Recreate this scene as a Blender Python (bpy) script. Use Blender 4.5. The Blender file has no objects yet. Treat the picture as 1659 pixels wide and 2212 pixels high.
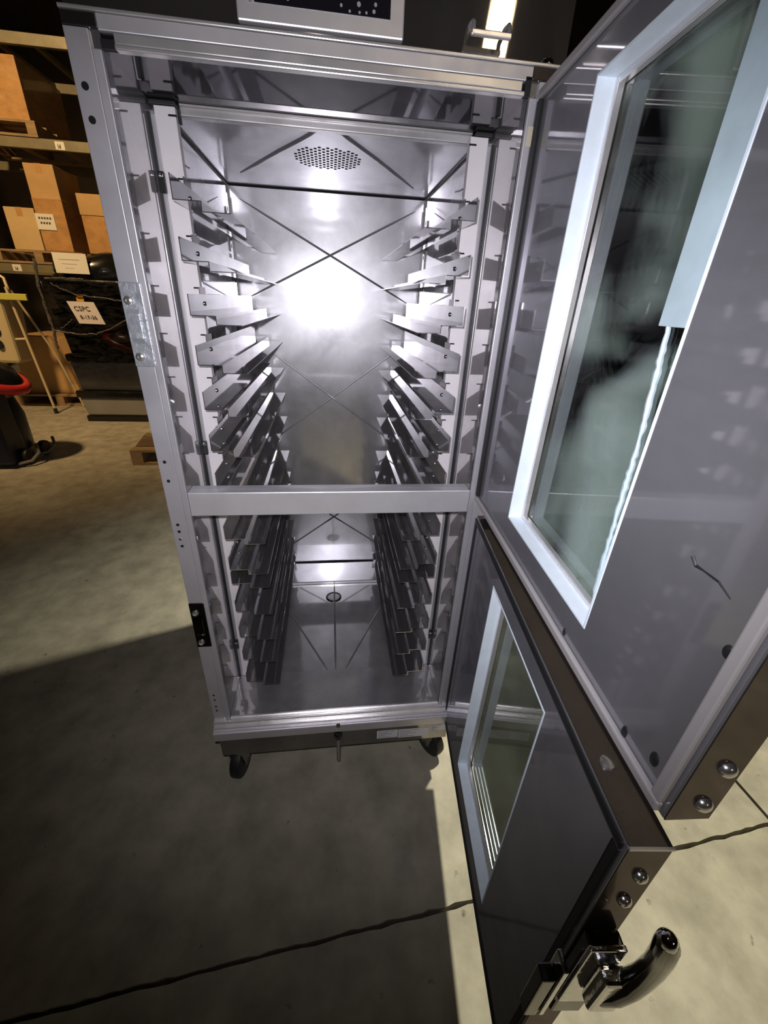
import bpy, bmesh, math, random
from mathutils import Vector, Matrix
random.seed(7)
scene = bpy.context.scene
COL = scene.collection
FZ = 0.215                      # cabinet datum height above the floor

# ------------------------------------------------------------------ camera
cam_d = bpy.data.cameras.new('camera')
cam = bpy.data.objects.new('camera', cam_d); COL.objects.link(cam)
cam_d.sensor_fit = 'VERTICAL'; cam_d.sensor_height = 36.0
cam_d.lens = 891.43 / 2212 * 36.0
cam_d.clip_start = 0.02; cam_d.clip_end = 100
CAM = Vector((0.28588, -0.78529, 1.09701 + FZ))
RT = Vector((0.9922922, -0.11644956, 0.04237549))
UP = Vector((0.01551837, 0.45603871, 0.88982463))
FW = Vector((0.12294455, 0.88230845, -0.45433076))
m = Matrix.Identity(4)
for i in range(3):
    m[i][0] = RT[i]; m[i][1] = UP[i]; m[i][2] = -FW[i]; m[i][3] = CAM[i]
cam.matrix_world = m
scene.camera = cam

# ------------------------------------------------------------------ world, lights, exposure
w = bpy.data.worlds.new('world'); scene.world = w; w.use_nodes = True
w.node_tree.nodes['Background'].inputs[0].default_value = (0.55, 0.50, 0.42, 1)
w.node_tree.nodes['Background'].inputs[1].default_value = 0.003

def light(name, kind, loc, power, color, target=None, **kw):
    d = bpy.data.lights.new(name, kind); d.energy = power; d.color = color
    for k, v in kw.items(): setattr(d, k, v)
    o = bpy.data.objects.new(name, d); COL.objects.link(o); o.location = loc
    if target is not None:
        o.rotation_euler = (Vector(target) - Vector(loc)).to_track_quat('-Z', 'Y').to_euler()
    return o
# phone flash just beside the lens
fl = CAM + RT * -0.024 + UP * 0.035
light('phone_flash', 'SPOT', fl, 26.0, (0.97, 0.945, 1.02), fl + FW + UP * 0.12,
      spot_size=math.radians(124), spot_blend=0.95, shadow_soft_size=0.006)
# high bay lamp behind and to the right of the cabinet
light('high_bay_lamp_right', 'SPOT', (1.95, 1.45, 4.6), 1150.0, (1.0, 0.93, 0.74), (1.95, 0.30, 0),
      spot_size=math.radians(82), spot_blend=0.85, shadow_soft_size=0.10)
# warm lamp over the storage aisle at the left
light('aisle_lamp', 'SPOT', (-2.9, 1.2, 4.9), 1000.0, (1.0, 0.66, 0.32), (-2.9, 5.0, 1.3),
      spot_size=math.radians(98), spot_blend=1.0, shadow_soft_size=0.2)
# warm lamp hanging behind the photographer
light('rear_lamp', 'AREA', (2.35, -6.1, 4.2), 13.0, (1.0, 0.80, 0.52), (0.5, 0, 1.4), shape='DISK', size=0.30)

vs = scene.view_settings
vs.view_transform = 'Standard'; vs.look = 'None'; vs.exposure = 0.0; vs.gamma = 1.0
vs.use_curve_mapping = False
cy = scene.cycles
cy.use_denoising = True
cy.max_bounces = 10; cy.glossy_bounces = 7; cy.diffuse_bounces = 3; cy.transmission_bounces = 6
cy.transparent_max_bounces = 12
cy.sample_clamp_indirect = 6.0
cy.caustics_reflective = True

# ------------------------------------------------------------------ materials
MATS = {}
def mat(name, col=(0.5, 0.5, 0.5), metal=0.0, rough=0.5, rvar=0.0, rscale=6.0, cvar=0.0, cscale=5.0, col2=None,
        bump=0.0, bscale=40.0, stretch=None, aniso=0.0, arot=0.0, spec=0.5, detail=4.0, emit=None, coat=0.0):
    M = bpy.data.materials.new(name); M.use_nodes = True
    nt = M.node_tree; N = nt.nodes; L = nt.links
    b = N['Principled BSDF']
    b.inputs['Base Color'].default_value = (*col, 1); b.inputs['Metallic'].default_value = metal
    b.inputs['Roughness'].default_value = rough; b.inputs['Specular IOR Level'].default_value = spec
    b.inputs['Anisotropic'].default_value = aniso; b.inputs['Anisotropic Rotation'].default_value = arot
    b.inputs['Coat Weight'].default_value = coat
    if emit:
        b.inputs['Emission Color'].default_value = (*emit[0], 1); b.inputs['Emission Strength'].default_value = emit[1]
    if rvar or cvar or bump:
        tc = N.new('ShaderNodeTexCoord'); mp = N.new('ShaderNodeMapping')
        L.new(tc.outputs['Object'], mp.inputs['Vector'])
        if stretch: mp.inputs['Scale'].default_value = stretch
        def noise(scale, seed):
            n = N.new('ShaderNodeTexNoise'); n.noise_dimensions = '4D'; n.inputs['W'].default_value = seed
            n.inputs['Scale'].default_value = scale; n.inputs['Detail'].default_value = detail
            n.inputs['Roughness'].default_value = 0.6
            L.new(mp.outputs['Vector'], n.inputs['Vector']); return n
        if rvar:
            n = noise(rscale, 1.3); r = N.new('ShaderNodeMapRange')
            r.inputs['From Min'].default_value = 0.3; r.inputs['From Max'].default_value = 0.72
            r.inputs['To Min'].default_value = max(0.02, rough - rvar); r.inputs['To Max'].default_value = rough + rvar
            L.new(n.outputs['Fac'], r.inputs['Value']); L.new(r.outputs['Result'], b.inputs['Roughness'])
        if cvar:
            n = noise(cscale, 4.7); r = N.new('ShaderNodeMapRange')
            r.inputs['From Min'].default_value = 0.32; r.inputs['From Max'].default_value = 0.7
            L.new(n.outputs['Fac'], r.inputs['Value'])
            mx = N.new('ShaderNodeMix'); mx.data_type = 'RGBA'
            c2 = col2 if col2 else tuple(c * (1 - cvar) for c in col)
            mx.inputs['A'].default_value = (*col, 1); mx.inputs['B'].default_value = (*c2, 1)
            L.new(r.outputs['Result'], mx.inputs['Factor']); L.new(mx.outputs['Result'], b.inputs['Base Color'])
        if bump:
            n = noise(bscale, 9.1); bp = N.new('ShaderNodeBump')
            bp.inputs['Strength'].default_value = bump; bp.inputs['Distance'].default_value = 0.01
            L.new(n.outputs['Fac'], bp.inputs['Height']); L.new(bp.outputs['Normal'], b.inputs['Normal'])
    MATS[name] = M
    return M

def steel(name, col, sharp=0.05, haze=0.35, h0=0.15, h1=0.45, diff=0.10, scale=4.0, stretch=(1, 1, 1), aniso=0.0, tone=0.15):
    """polished sheet: a sharp mirror lobe under a smeary film that scatters"""
    M = bpy.data.materials.new(name); M.use_nodes = True
    nt = M.node_tree; N = nt.nodes; L = nt.links
    N.remove(N['Principled BSDF']); out = N['Material Output']
    tc = N.new('ShaderNodeTexCoord'); mp = N.new('ShaderNodeMapping'); mp.inputs['Scale'].default_value = stretch
    L.new(tc.outputs['Object'], mp.inputs['Vector'])
    n = N.new('ShaderNodeTexNoise'); n.inputs['Scale'].default_value = scale; n.inputs['Detail'].default_value = 7
    n.inputs['Roughness'].default_value = 0.62; n.inputs['Distortion'].default_value = 0.4
    L.new(mp.outputs['Vector'], n.inputs['Vector'])
    r = N.new('ShaderNodeMapRange'); L.new(n.outputs['Fac'], r.inputs['Value'])
    r.inputs['From Min'].default_value = 0.32; r.inputs['From Max'].default_value = 0.7
    r.inputs['To Min'].default_value = h0; r.inputs['To Max'].default_value = h1
    n2 = N.new('ShaderNodeTexNoise'); n2.inputs['Scale'].default_value = scale*2.3; n2.inputs['Detail'].default_value = 5
    L.new(mp.outputs['Vector'], n2.inputs['Vector'])
    mx = N.new('ShaderNodeMix'); mx.data_type = 'RGBA'; L.new(n2.outputs['Fac'], mx.inputs['Factor'])
    mx.inputs['A'].default_value = (*[c*(1+tone) for c in col], 1); mx.inputs['B'].default_value = (*[c*(1-tone) for c in col], 1)
    g1 = N.new('ShaderNodeBsdfAnisotropic'); g1.inputs['Roughness'].default_value = sharp
    g2 = N.new('ShaderNodeBsdfAnisotropic'); g2.inputs['Roughness'].default_value = haze; g2.inputs['Anisotropy'].default_value = aniso
    g1.inputs['Anisotropy'].default_value = aniso
    if aniso:
        tg = N.new('ShaderNodeTangent'); tg.direction_type = 'RADIAL'; tg.axis = 'Z'
        L.new(tg.outputs['Tangent'], g1.inputs['Tangent']); L.new(tg.outputs['Tangent'], g2.inputs['Tangent'])
    d = N.new('ShaderNodeBsdfDiffuse')
    for q in (g1, g2, d): L.new(mx.outputs['Result'], q.inputs['Color'])
    m1 = N.new('ShaderNodeMixShader'); L.new(r.outputs['Result'], m1.inputs['Fac'])
    L.new(g1.outputs['BSDF'], m1.inputs[1]); L.new(g2.outputs['BSDF'], m1.inputs[2])
    m2 = N.new('ShaderNodeMixShader'); m2.inputs['Fac'].default_value = diff
    L.new(m1.outputs['Shader'], m2.inputs[1]); L.new(d.outputs['BSDF'], m2.inputs[2])
    L.new(m2.outputs['Shader'], out.inputs['Surface'])
    MATS[name] = M
steel('steel_wall', (0.72, 0.71, 0.72), 0.04, 0.33, 0.10, 0.35, 0.08)
steel('steel_back', (0.74, 0.73, 0.76), 0.09, 0.36, 0.40, 0.75, 0.05, 5.0)
steel('steel_floor', (0.58, 0.57, 0.58), 0.06, 0.42, 0.25, 0.60, 0.17, 6.0, tone=0.35)
steel('steel_slide', (0.70, 0.69, 0.70), 0.035, 0.30, 0.04, 0.16, 0.04, 8.0)
steel('steel_tab', (0.42, 0.40, 0.40), 0.10, 0.35, 0.20, 0.4, 0.10)
mat('steel_satin', (0.62, 0.60, 0.64), 0.55, 0.42, 0.08, 8.0, 0.18, 9.0)
mat('steel_brushed', (0.72, 0.71, 0.75), 0.50, 0.36, 0.05, 30.0, 0.15, 12.0, aniso=0.75)
steel('steel_control', (0.44, 0.40, 0.36), 0.06, 0.34, 0.06, 0.24, 0.06, 5.0, aniso=0.85)
steel('steel_door', (0.42, 0.42, 0.45), 0.055, 0.40, 0.25, 0.55, 0.20, 3.0, tone=0.2)
steel('steel_door_edge', (0.19, 0.165, 0.165), 0.07, 0.35, 0.15, 0.4, 0.06, 6.0, tone=0.3)
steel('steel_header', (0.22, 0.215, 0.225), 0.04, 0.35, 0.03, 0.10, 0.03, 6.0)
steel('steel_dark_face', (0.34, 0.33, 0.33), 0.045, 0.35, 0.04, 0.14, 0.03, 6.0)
mat('aluminium_post', (0.78, 0.74, 0.76), 0.10, 0.45, 0.05, 10.0, 0.06, 10.0)
mat('aluminium_bright', (0.74, 0.72, 0.72), 0.7, 0.30, 0.08, 12.0)
mat('gasket_grey', (0.40, 0.38, 0.38), 0.2, 0.45, 0.1, 20.0)
mat('chrome_bolt', (0.75, 0.73, 0.72), 0.9, 0.22, 0.05, 60.0)
mat('chrome_worn', (0.62, 0.65, 0.70), 0.55, 0.34, 0.12, 50.0, 0.35, 40.0, bump=0.25, bscale=90)
mat('chrome', (0.80, 0.80, 0.82), 1.0, 0.10, 0.06, 40.0, bump=0.08, bscale=60)
mat('dark_chrome', (0.13, 0.125, 0.125), 1.0, 0.14, 0.06, 30.0)
mat('black_rubber', (0.012, 0.012, 0.013), 0.0, 0.5)
mat('black_plastic', (0.010, 0.010, 0.011), 0.0, 0.3, 0.1, 20)
mat('hole_black', (0.004, 0.004, 0.004), 0.0, 0.9)
mat('reveal_white', (0.80, 0.90, 0.99), 0.0, 0.38, 0.1, 20.0, 0.10, 30.0)
mat('pale_blue', (0.52, 0.66, 0.72), 0.0, 0.5, 0.0, 1, 0.25, 14.0)
mat('label_white', (0.62, 0.61, 0.66), 0.0, 0.5)
mat('print_grey', (0.16, 0.16, 0.20), 0.0, 0.6)
mat('display_black', (0.012, 0.010, 0.014), 0.0, 0.12)
mat('display_mark', (0.34, 0.36, 0.36), 0.0, 0.5)
mat('tape_beige', (0.55, 0.50, 0.38), 0.0, 0.5)
mat('brass', (0.55, 0.42, 0.25), 1.0, 0.3)
mat('cardboard', (0.55, 0.34, 0.14), 0.0, 0.75, 0, 1, 0.25, 3.0)
mat('cardboard_pale', (0.60, 0.42, 0.20), 0.0, 0.7, 0, 1, 0.2, 3.0)
mat('cardboard_wrapped', (0.56, 0.31, 0.12), 0.0, 0.30, 0.12, 8, 0.3, 6.0, bump=0.25, bscale=7, stretch=(1.5, 1.5, 2.5), coat=0.8)
mat('wood_pallet', (0.36, 0.24, 0.12), 0.0, 0.8, 0, 1, 0.45, 8.0, stretch=(1, 6, 6))
mat('rack_paint', (0.22, 0.19, 0.11), 0.1, 0.5, 0.1, 6, 0.3, 8.0)
mat('paper', (0.74, 0.72, 0.64), 0.0, 0.7, 0, 1, 0.06, 6.0)
mat('paper_pink', (0.70, 0.64, 0.64), 0.0, 0.7)
mat('ink', (0.06, 0.05, 0.05), 0.0, 0.7)
mat('tote_grey', (0.27, 0.265, 0.25), 0.0, 0.55, 0, 1, 0.2, 4.0)
mat('tote_black', (0.008, 0.008, 0.008), 0.0, 0.22, 0.1, 8, bump=0.25, bscale=9)
mat('print_faint', (0.50, 0.49, 0.46), 0.0, 0.7)
mat('film_strand', (0.13, 0.115, 0.11), 0.0, 0.2, 0, 1, 0.5, 30.0, bump=0.8, bscale=60, coat=0.5)
mat('cream_plastic', (0.60, 0.50, 0.30), 0.0, 0.45)
mat('cream_metal', (0.66, 0.54, 0.34), 0.0, 0.35)
mat('yellow_plastic', (0.52, 0.50, 0.10), 0.0, 0.45)
mat('red_plastic', (0.52, 0.03, 0.03), 0.0, 0.25)
mat('navy_plastic', (0.004, 0.008, 0.030), 0.0, 0.35)
mat('white_print', (0.70, 0.72, 0.66), 0.0, 0.6)
mat('grey_metal', (0.25, 0.24, 0.22), 0.6, 0.4)
mat('orange_tape', (0.65, 0.33, 0.05), 0.0, 0.5)
mat('wall_dark', (0.10, 0.075, 0.05), 0.0, 0.9, 0, 1, 0.5, 0.7)
mat('ceiling_dark', (0.12, 0.09, 0.05), 0.0, 0.9, 0, 1, 0.4, 0.5)
mat('sub_base', (0.035, 0.032, 0.028), 0.0, 0.95)

def concrete():
    M = bpy.data.materials.new('concrete'); M.use_nodes = True
    nt = M.node_tree; N = nt.nodes; L = nt.links; b = N['Principled BSDF']
    tc = N.new('ShaderNodeTexCoord')
    def noise(s, d, w, rough=0.6):
        n = N.new('ShaderNodeTexNoise'); n.noise_dimensions = '4D'; n.inputs['W'].default_value = w
        n.inputs['Scale'].default_value = s; n.inputs['Detail'].default_value = d; n.inputs['Roughness'].default_value = rough
        L.new(geo.outputs['Position'], n.inputs['Vector']); return n
    geo = N.new('ShaderNodeNewGeometry')
    n1 = noise(1.6, 6, 2.0); n2 = noise(9.0, 8, 5.0); n3 = noise(26.0, 4, 8.0, 0.5)
    r1 = N.new('ShaderNodeValToRGB'); L.new(n1.outputs['Fac'], r1.inputs['Fac'])
    r1.color_ramp.elements[0].position = 0.30; r1.color_ramp.elements[0].color = (0.30, 0.275, 0.205, 1)
    r1.color_ramp.elements[1].position = 0.70; r1.color_ramp.elements[1].color = (0.46, 0.43, 0.34, 1)
    r2 = N.new('ShaderNodeMapRange'); L.new(n2.outputs['Fac'], r2.inputs['Value'])
    r2.inputs['From Min'].default_value = 0.3; r2.inputs['From Max'].default_value = 0.7
    r2.inputs['To Min'].default_value = 0.62; r2.inputs['To Max'].default_value = 1.15
    mx = N.new('ShaderNodeMix'); mx.data_type = 'RGBA'; mx.blend_type = 'MULTIPLY'; mx.inputs['Factor'].default_value = 1
    L.new(r1.outputs['Color'], mx.inputs['A']); L.new(r2.outputs['Result'], mx.inputs['B'])
    # sparse dark stains
    r3 = N.new('ShaderNodeValToRGB'); L.new(n3.outputs['Fac'], r3.inputs['Fac'])
    r3.color_ramp.elements[0].position = 0.275; r3.color_ramp.elements[0].color = (0.35, 0.31, 0.28, 1)
    r3.color_ramp.elements[1].position = 0.335; r3.color_ramp.elements[1].color = (1, 1, 1, 1)
    mx2 = N.new('ShaderNodeMix'); mx2.data_type = 'RGBA'; mx2.blend_type = 'MULTIPLY'; mx2.inputs['Factor'].default_value = 0.9
    L.new(mx.outputs['Result'], mx2.inputs['A']); L.new(r3.outputs['Color'], mx2.inputs['B'])
    L.new(mx2.outputs['Result'], b.inputs['Base Color'])
    b.inputs['Roughness'].default_value = 0.62; b.inputs['Specular IOR Level'].default_value = 0.3
    bp = N.new('ShaderNodeBump'); bp.inputs['Strength'].default_value = 0.12; bp.inputs['Distance'].default_value = 0.01
    L.new(n2.outputs['Fac'], bp.inputs['Height']); L.new(bp.outputs['Normal'], b.inputs['Normal'])
    MATS['concrete'] = M
concrete()

def glass(name, tint, dirt_col, dirt_lo, dirt_hi, scale, stretch, base_dirt):
    M = bpy.data.materials.new(name); M.use_nodes = True
    nt = M.node_tree; N = nt.nodes; L = nt.links
    N.remove(N['Principled BSDF']); out = N['Material Output']
    tr = N.new('ShaderNodeBsdfTransparent'); tr.inputs['Color'].default_value = (*tint, 1)
    gl = N.new('ShaderNodeBsdfGlossy'); gl.inputs['Roughness'].default_value = 0.03
    gl.inputs['Color'].default_value = (1, 1, 1, 1)
    fr = N.new('ShaderNodeFresnel'); fr.inputs['IOR'].default_value = 1.5
    m1 = N.new('ShaderNodeMixShader'); L.new(fr.outputs['Fac'], m1.inputs['Fac'])
    L.new(tr.outputs['BSDF'], m1.inputs[1]); L.new(gl.outputs['BSDF'], m1.inputs[2])
    df = N.new('ShaderNodeBsdfDiffuse'); df.inputs['Color'].default_value = (*dirt_col, 1)
    tl = N.new('ShaderNodeBsdfTranslucent'); tl.inputs['Color'].default_value = (*dirt_col, 1)
    md = N.new('ShaderNodeMixShader'); md.inputs['Fac'].default_value = 0.5
    L.new(df.outputs['BSDF'], md.inputs[1]); L.new(tl.outputs['BSDF'], md.inputs[2])
    tc = N.new('ShaderNodeTexCoord'); mp = N.new('ShaderNodeMapping'); mp.inputs['Scale'].default_value = stretch
    L.new(tc.outputs['Object'], mp.inputs['Vector'])
    n = N.new('ShaderNodeTexNoise'); n.inputs['Scale'].default_value = scale; n.inputs['Detail'].default_value = 6
    n.inputs['Distortion'].default_value = 1.2
    L.new(mp.outputs['Vector'], n.inputs['Vector'])
    r = N.new('ShaderNodeMapRange'); L.new(n.outputs['Fac'], r.inputs['Value'])
    r.inputs['From Min'].default_value = 0.38; r.inputs['From Max'].default_value = 0.68
    r.inputs['To Min'].default_value = dirt_lo; r.inputs['To Max'].default_value = dirt_hi
    m2 = N.new('ShaderNodeMixShader'); L.new(r.outputs['Result'], m2.inputs['Fac'])
    L.new(m1.outputs['Shader'], m2.inputs[1]); L.new(md.outputs['Shader'], m2.inputs[2])
    L.new(m2.outputs['Shader'], out.inputs['Surface'])
    MATS[name] = M
glass('glass_upper', (0.80, 0.90, 0.87), (0.60, 0.72, 0.73), -0.14, 0.36, 3.6, (1.0, 1.5, 1.0), 0.1)
glass('glass_lower', (0.86, 0.92, 0.84), (0.62, 0.68, 0.60), 0.02, 0.10, 9.0, (1.0, 1.5, 1.0), 0.1)
glass('stretch_wrap', (0.93, 0.92, 0.90), (0.5, 0.48, 0.45), 0.0, 0.05, 9.0, (1.0, 1.0, 3.0), 0.0)

# ------------------------------------------------------------------ mesh builder
class MB:
    def __init__(self): self.v = []; self.f = []
    def box(self, x0, x1, y0, y1, z0, z1):
        b = len(self.v)
        self.v += [(x0,y0,z0),(x1,y0,z0),(x1,y1,z0),(x0,y1,z0),(x0,y0,z1),(x1,y0,z1),(x1,y1,z1),(x0,y1,z1)]
        self.f += [tuple(b+i for i in q) for q in ((0,3,2,1),(4,5,6,7),(0,1,5,4),(1,2,6,5),(2,3,7,6),(3,0,4,7))]
        return self
    def frustum(self, x0, x1, y0, y1, z0, z1, dx, dy):
        """box whose bottom is inset by dx, dy"""
        b = len(self.v)
        self.v += [(x0+dx,y0+dy,z0),(x1-dx,y0+dy,z0),(x1-dx,y1-dy,z0),(x0+dx,y1-dy,z0),(x0,y0,z1),(x1,y0,z1),(x1,y1,z1),(x0,y1,z1)]
        self.f += [tuple(b+i for i in q) for q in ((0,3,2,1),(4,5,6,7),(0,1,5,4),(1,2,6,5),(2,3,7,6),(3,0,4,7))]
        return self
    def cyl(self, p0, p1, r0, r1=None, n=16, cap=True):
        r1 = r0 if r1 is None else r1
        p0 = Vector(p0); p1 = Vector(p1); d = (p1 - p0).normalized()
        a = d.orthogonal().normalized(); c = d.cross(a); b = len(self.v)
        for p, r in ((p0, r0), (p1, r1)):
            for i in range(n):
                t = 2*math.pi*i/n; self.v.append(tuple(p + (a*math.cos(t) + c*math.sin(t))*r))
        for i in range(n):
            j = (i+1) % n; self.f.append((b+i, b+j, b+n+j, b+n+i))
        if cap:
            self.f.append(tuple(b+i for i in reversed(range(n)))); self.f.append(tuple(b+n+i for i in range(n)))
        return self
    def tube(self, pts, r, n=8):
        pts = [Vector(p) for p in pts]; rs = r if isinstance(r, (list, tuple)) else [r]*len(pts)
        b = len(self.v); prev = None
        for i, p in enumerate(pts):
            d = (pts[min(i+1, len(pts)-1)] - pts[max(i-1, 0)]).normalized()
            a = d.orthogonal().normalized() if prev is None else (prev - d*prev.dot(d)).normalized()
            prev = a; c = d.cross(a)
            for k in range(n):
                t = 2*math.pi*k/n; self.v.append(tuple(p + (a*math.cos(t) + c*math.sin(t))*rs[i]))
        for i in range(len(pts)-1):
            for k in range(n):
                j = (k+1) % n
                self.f.append((b+i*n+k, b+i*n+j, b+(i+1)*n+j, b+(i+1)*n+k))
        self.f.append(tuple(b+k for k in reversed(range(n))))
        e = b+(len(pts)-1)*n; self.f.append(tuple(e+k for k in range(n)))
        return self
    def prism_y(self, outline, y0, y1):
        """outline: closed list of (x,z)"""
        b = len(self.v); n = len(outline)
        for y in (y0, y1): self.v += [(x, y, z) for x, z in outline]
        for i in range(n):
            j = (i+1) % n; self.f.append((b+i, b+j, b+n+j, b+n+i))
        self.f.append(tuple(b+i for i in range(n))); self.f.append(tuple(b+n+i for i in reversed(range(n))))
        return self
    def prism_x(self, outline, x0, x1):
        """outline: closed list of (y,z)"""
        b = len(self.v); n = len(outline)
        for x in (x0, x1): self.v += [(x, y, z) for y, z in outline]
        for i in range(n):
            j = (i+1) % n; self.f.append((b+i, b+j, b+n+j, b+n+i))
        self.f.append(tuple(b+i for i in range(n))); self.f.append(tuple(b+n+i for i in reversed(range(n))))
        return self
    def sheet_y(self, pts, t, y0, y1):
        """folded sheet: open polyline (x,z) of thickness t run along y"""
        off = []
        for i, p in enumerate(pts):
            ns = []
            for a, c in ((i-1, i), (i, i+1)):
                if a >= 0 and c < len(pts):
                    dx, dz = pts[c][0]-pts[a][0], pts[c][1]-pts[a][1]; l = math.hypot(dx, dz); ns.append((-dz/l, dx/l))
            nx = sum(q[0] for q in ns); nz = sum(q[1] for q in ns)
            off.append((p[0]+nx*t, p[1]+nz*t))
        n = len(pts); b = len(self.v)
        for y in (y0, y1):
            self.v += [(x, y, z) for x, z in pts]; self.v += [(x, y, z) for x, z in off]
        A, O, A2, O2 = b, b+n, b+2*n, b+3*n
        for i in range(n-1):
            self.f += [(A+i, A+i+1, A2+i+1, A2+i), (O+i+1, O+i, O2+i, O2+i+1), (A+i+1, A+i, O+i, O+i+1), (A2+i, A2+i+1, O2+i+1, O2+i)]
        self.f += [(A, O, O2, A2), (A+n-1, A2+n-1, O2+n-1, O+n-1)]
        return self
    def lathe(self, prof, centre, n=24, axis='z'):
        b = len(self.v); cx, cyy, cz = centre
        for r, h in prof:
            for i in range(n):
                t = 2*math.pi*i/n; c, s = r*math.cos(t), r*math.sin(t)
                self.v.append((cx+c, cyy+s, cz+h) if axis == 'z' else (cx+h, cyy+c, cz+s) if axis == 'x' else (cx+c, cyy+h, cz+s))
        for k in range(len(prof)-1):
            for i in range(n):
                j = (i+1) % n; self.f.append((b+k*n+i, b+k*n+j, b+(k+1)*n+j, b+(k+1)*n+i))
        self.f.append(tuple(b+i for i in reversed(range(n))))
        e = b+(len(prof)-1)*n; self.f.append(tuple(e+i for i in range(n)))
        return self
    def map(self, fn):
        self.v = [tuple(fn(*p)) for p in self.v]; return self
    def up(self, dz=FZ):
        self.v = [(x, y, z+dz) for x, y, z in self.v]; return self

WORG = {}
def link(o, parent, worg):
    COL.objects.link(o)
    WORG[o] = Vector(worg)
    if parent is not None:
        o.parent = parent; o.location = WORG[o] - WORG[parent]
    else:
        o.location = WORG[o]
def build(name, mb, material, parent=None, bevel=0.0, smooth=False, kind=None, origin=None):
    xs = [Vector(p) for p in mb.v]
    if origin is None:
        lo = Vector([min(p[i] for p in xs) for i in range(3)]); hi = Vector([max(p[i] for p in xs) for i in range(3)])
        origin = (lo + hi) / 2
    origin = Vector(origin)
    me = bpy.data.meshes.new(name)
    me.from_pydata([tuple(p - origin) for p in xs], [], mb.f)
    bm = bmesh.new(); bm.from_mesh(me)
    bmesh.ops.recalc_face_normals(bm, faces=bm.faces)
    if bevel:
        bmesh.ops.bevel(bm, geom=[e for e in bm.edges if len(e.link_faces) == 2 and e.calc_face_angle(0) > 0.5],
                        offset=bevel, segments=2, affect='EDGES', profile=0.5)
    if smooth:
        for f in bm.faces: f.smooth = True
    bm.to_mesh(me); bm.free()
    if smooth:
        try: me.set_sharp_from_angle(angle=math.radians(40))
        except Exception: pass
    me.materials.append(MATS[material])
    o = bpy.data.objects.new(name, me)
    link(o, parent, origin)
    if kind: o['kind'] = kind
    return o
def empty(name, loc, label, cat, group=None):
    o = bpy.data.objects.new(name, None); o.empty_display_size = 0.1
    link(o, None, loc)
    o['label'] = label; o['category'] = cat
    if group: o['group'] = group
    return o
def tag(o, label, cat, group=None):
    o['label'] = label; o['category'] = cat
    if group: o['group'] = group
    return o
def dup(o, parent, worg):
    c = o.copy(); link(c, parent, worg); return c

# ------------------------------------------------------------------ the building
fl_base = build('floor', MB().box(-9, 7, -5, 11, -0.12, -0.035), 'sub_base', kind='structure')
def jit_line(p, q, n, amp):
    out = []
    for i in range(n+1):
        t = i/n; out.append((p[0]+(q[0]-p[0])*t + random.uniform(-amp, amp), p[1]+(q[1]-p[1])*t + random.uniform(-amp, amp)))
    return out
def slab(poly):
    mb = MB(); n = len(poly)
    mb.v = [(x, y, 0.0) for x, y in poly] + [(x, y, -0.035) for x, y in poly]
    mb.f = [tuple(range(n))] + [(i, n+i, n+(i+1) % n, (i+1) % n) for i in range(n)]
    return build('concrete_slab', mb, 'concrete', fl_base)
def jy(x): return -0.3985 + 0.087*(x-0.05)
g = 0.0045
north = jit_line((-9, jy(-9)+g), (-1.2, jy(-1.2)+g), 4, 0.001) + jit_line((-1.0, jy(-1)+g), (1.545, jy(1.545)+g), 120, 0.0022)
slab(north + [(1.10, 11), (-9, 11)])
slab(jit_line((1.556, jy(1.556)+g), (7, jy(7)+g), 60, 0.002) + [(7, 11), (1.112, 11)])
slab(list(reversed(jit_line((-9, jy(-9)-g), (-1.2, jy(-1.2)-g), 4, 0.001) + jit_line((-1.0, jy(-1)-g), (7, jy(7)-g), 260, 0.0022))) + [(-9, -5), (7, -5)])
build('wall_back', MB().box(-9, 7, 11, 11.2, 0, 7), 'wall_dark', kind='structure')
build('wall_left', MB().box(-9.2, -9, -5, 11, 0, 7), 'wall_dark', kind='structure')
build('wall_right', MB().box(7, 7.2, -5, 11, 0, 7), 'wall_dark', kind='structure')
build('ceiling', MB().box(-9, 7, -5, 11, 7, 7.2), 'ceiling_dark', kind='structure')

# ------------------------------------------------------------------ the cabinet
XL, XR, W = -0.042, 0.622, 0.58
cab = empty('holding_cabinet', (0.29, 0.38, 0.0),
            'tall stainless steel holding cabinet on casters with two glass doors swung open', 'cabinet')
def C(name, mb, material, parent=cab, **k): return build(name, mb.up(), material, parent, **k)

IX0, IX1, IY, IZ0, IZ1 = 0.0, W, 0.735, 0.061, 1.378
for xa, xb, xi in ((XL, 0.0, IX0), (W, XR, IX1)):
    sp = C('side_panel', MB().box(xa, xb, 0.002, 0.1345, -0.05, 1.404), 'steel_wall')
    C('inner_wall', MB().box(min(xi, xa if xa < 0 else xb), max(xi, xa if xa < 0 else xb), 0.135, 0.80, -0.05, 1.404), 'steel_wall', sp)
back = C('back_panel', MB().box(IX0, IX1, IY, 0.80, -0.02, 1.404), 'steel_back')
ceil = C('ceiling_panel', MB().box(IX0, IX1, 0.20, IY, IZ1, 1.404), 'steel_back')
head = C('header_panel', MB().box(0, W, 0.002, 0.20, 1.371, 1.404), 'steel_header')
pan = C('floor_panel', MB().box(IX0, IX1, 0.145, IY, 0.01, IZ0), 'steel_floor')
C('front_floor_panel', MB().box(0, W, 0.0, 0.1445, 0.01, 0.0705), 'steel_floor', bevel=0.001)

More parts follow.
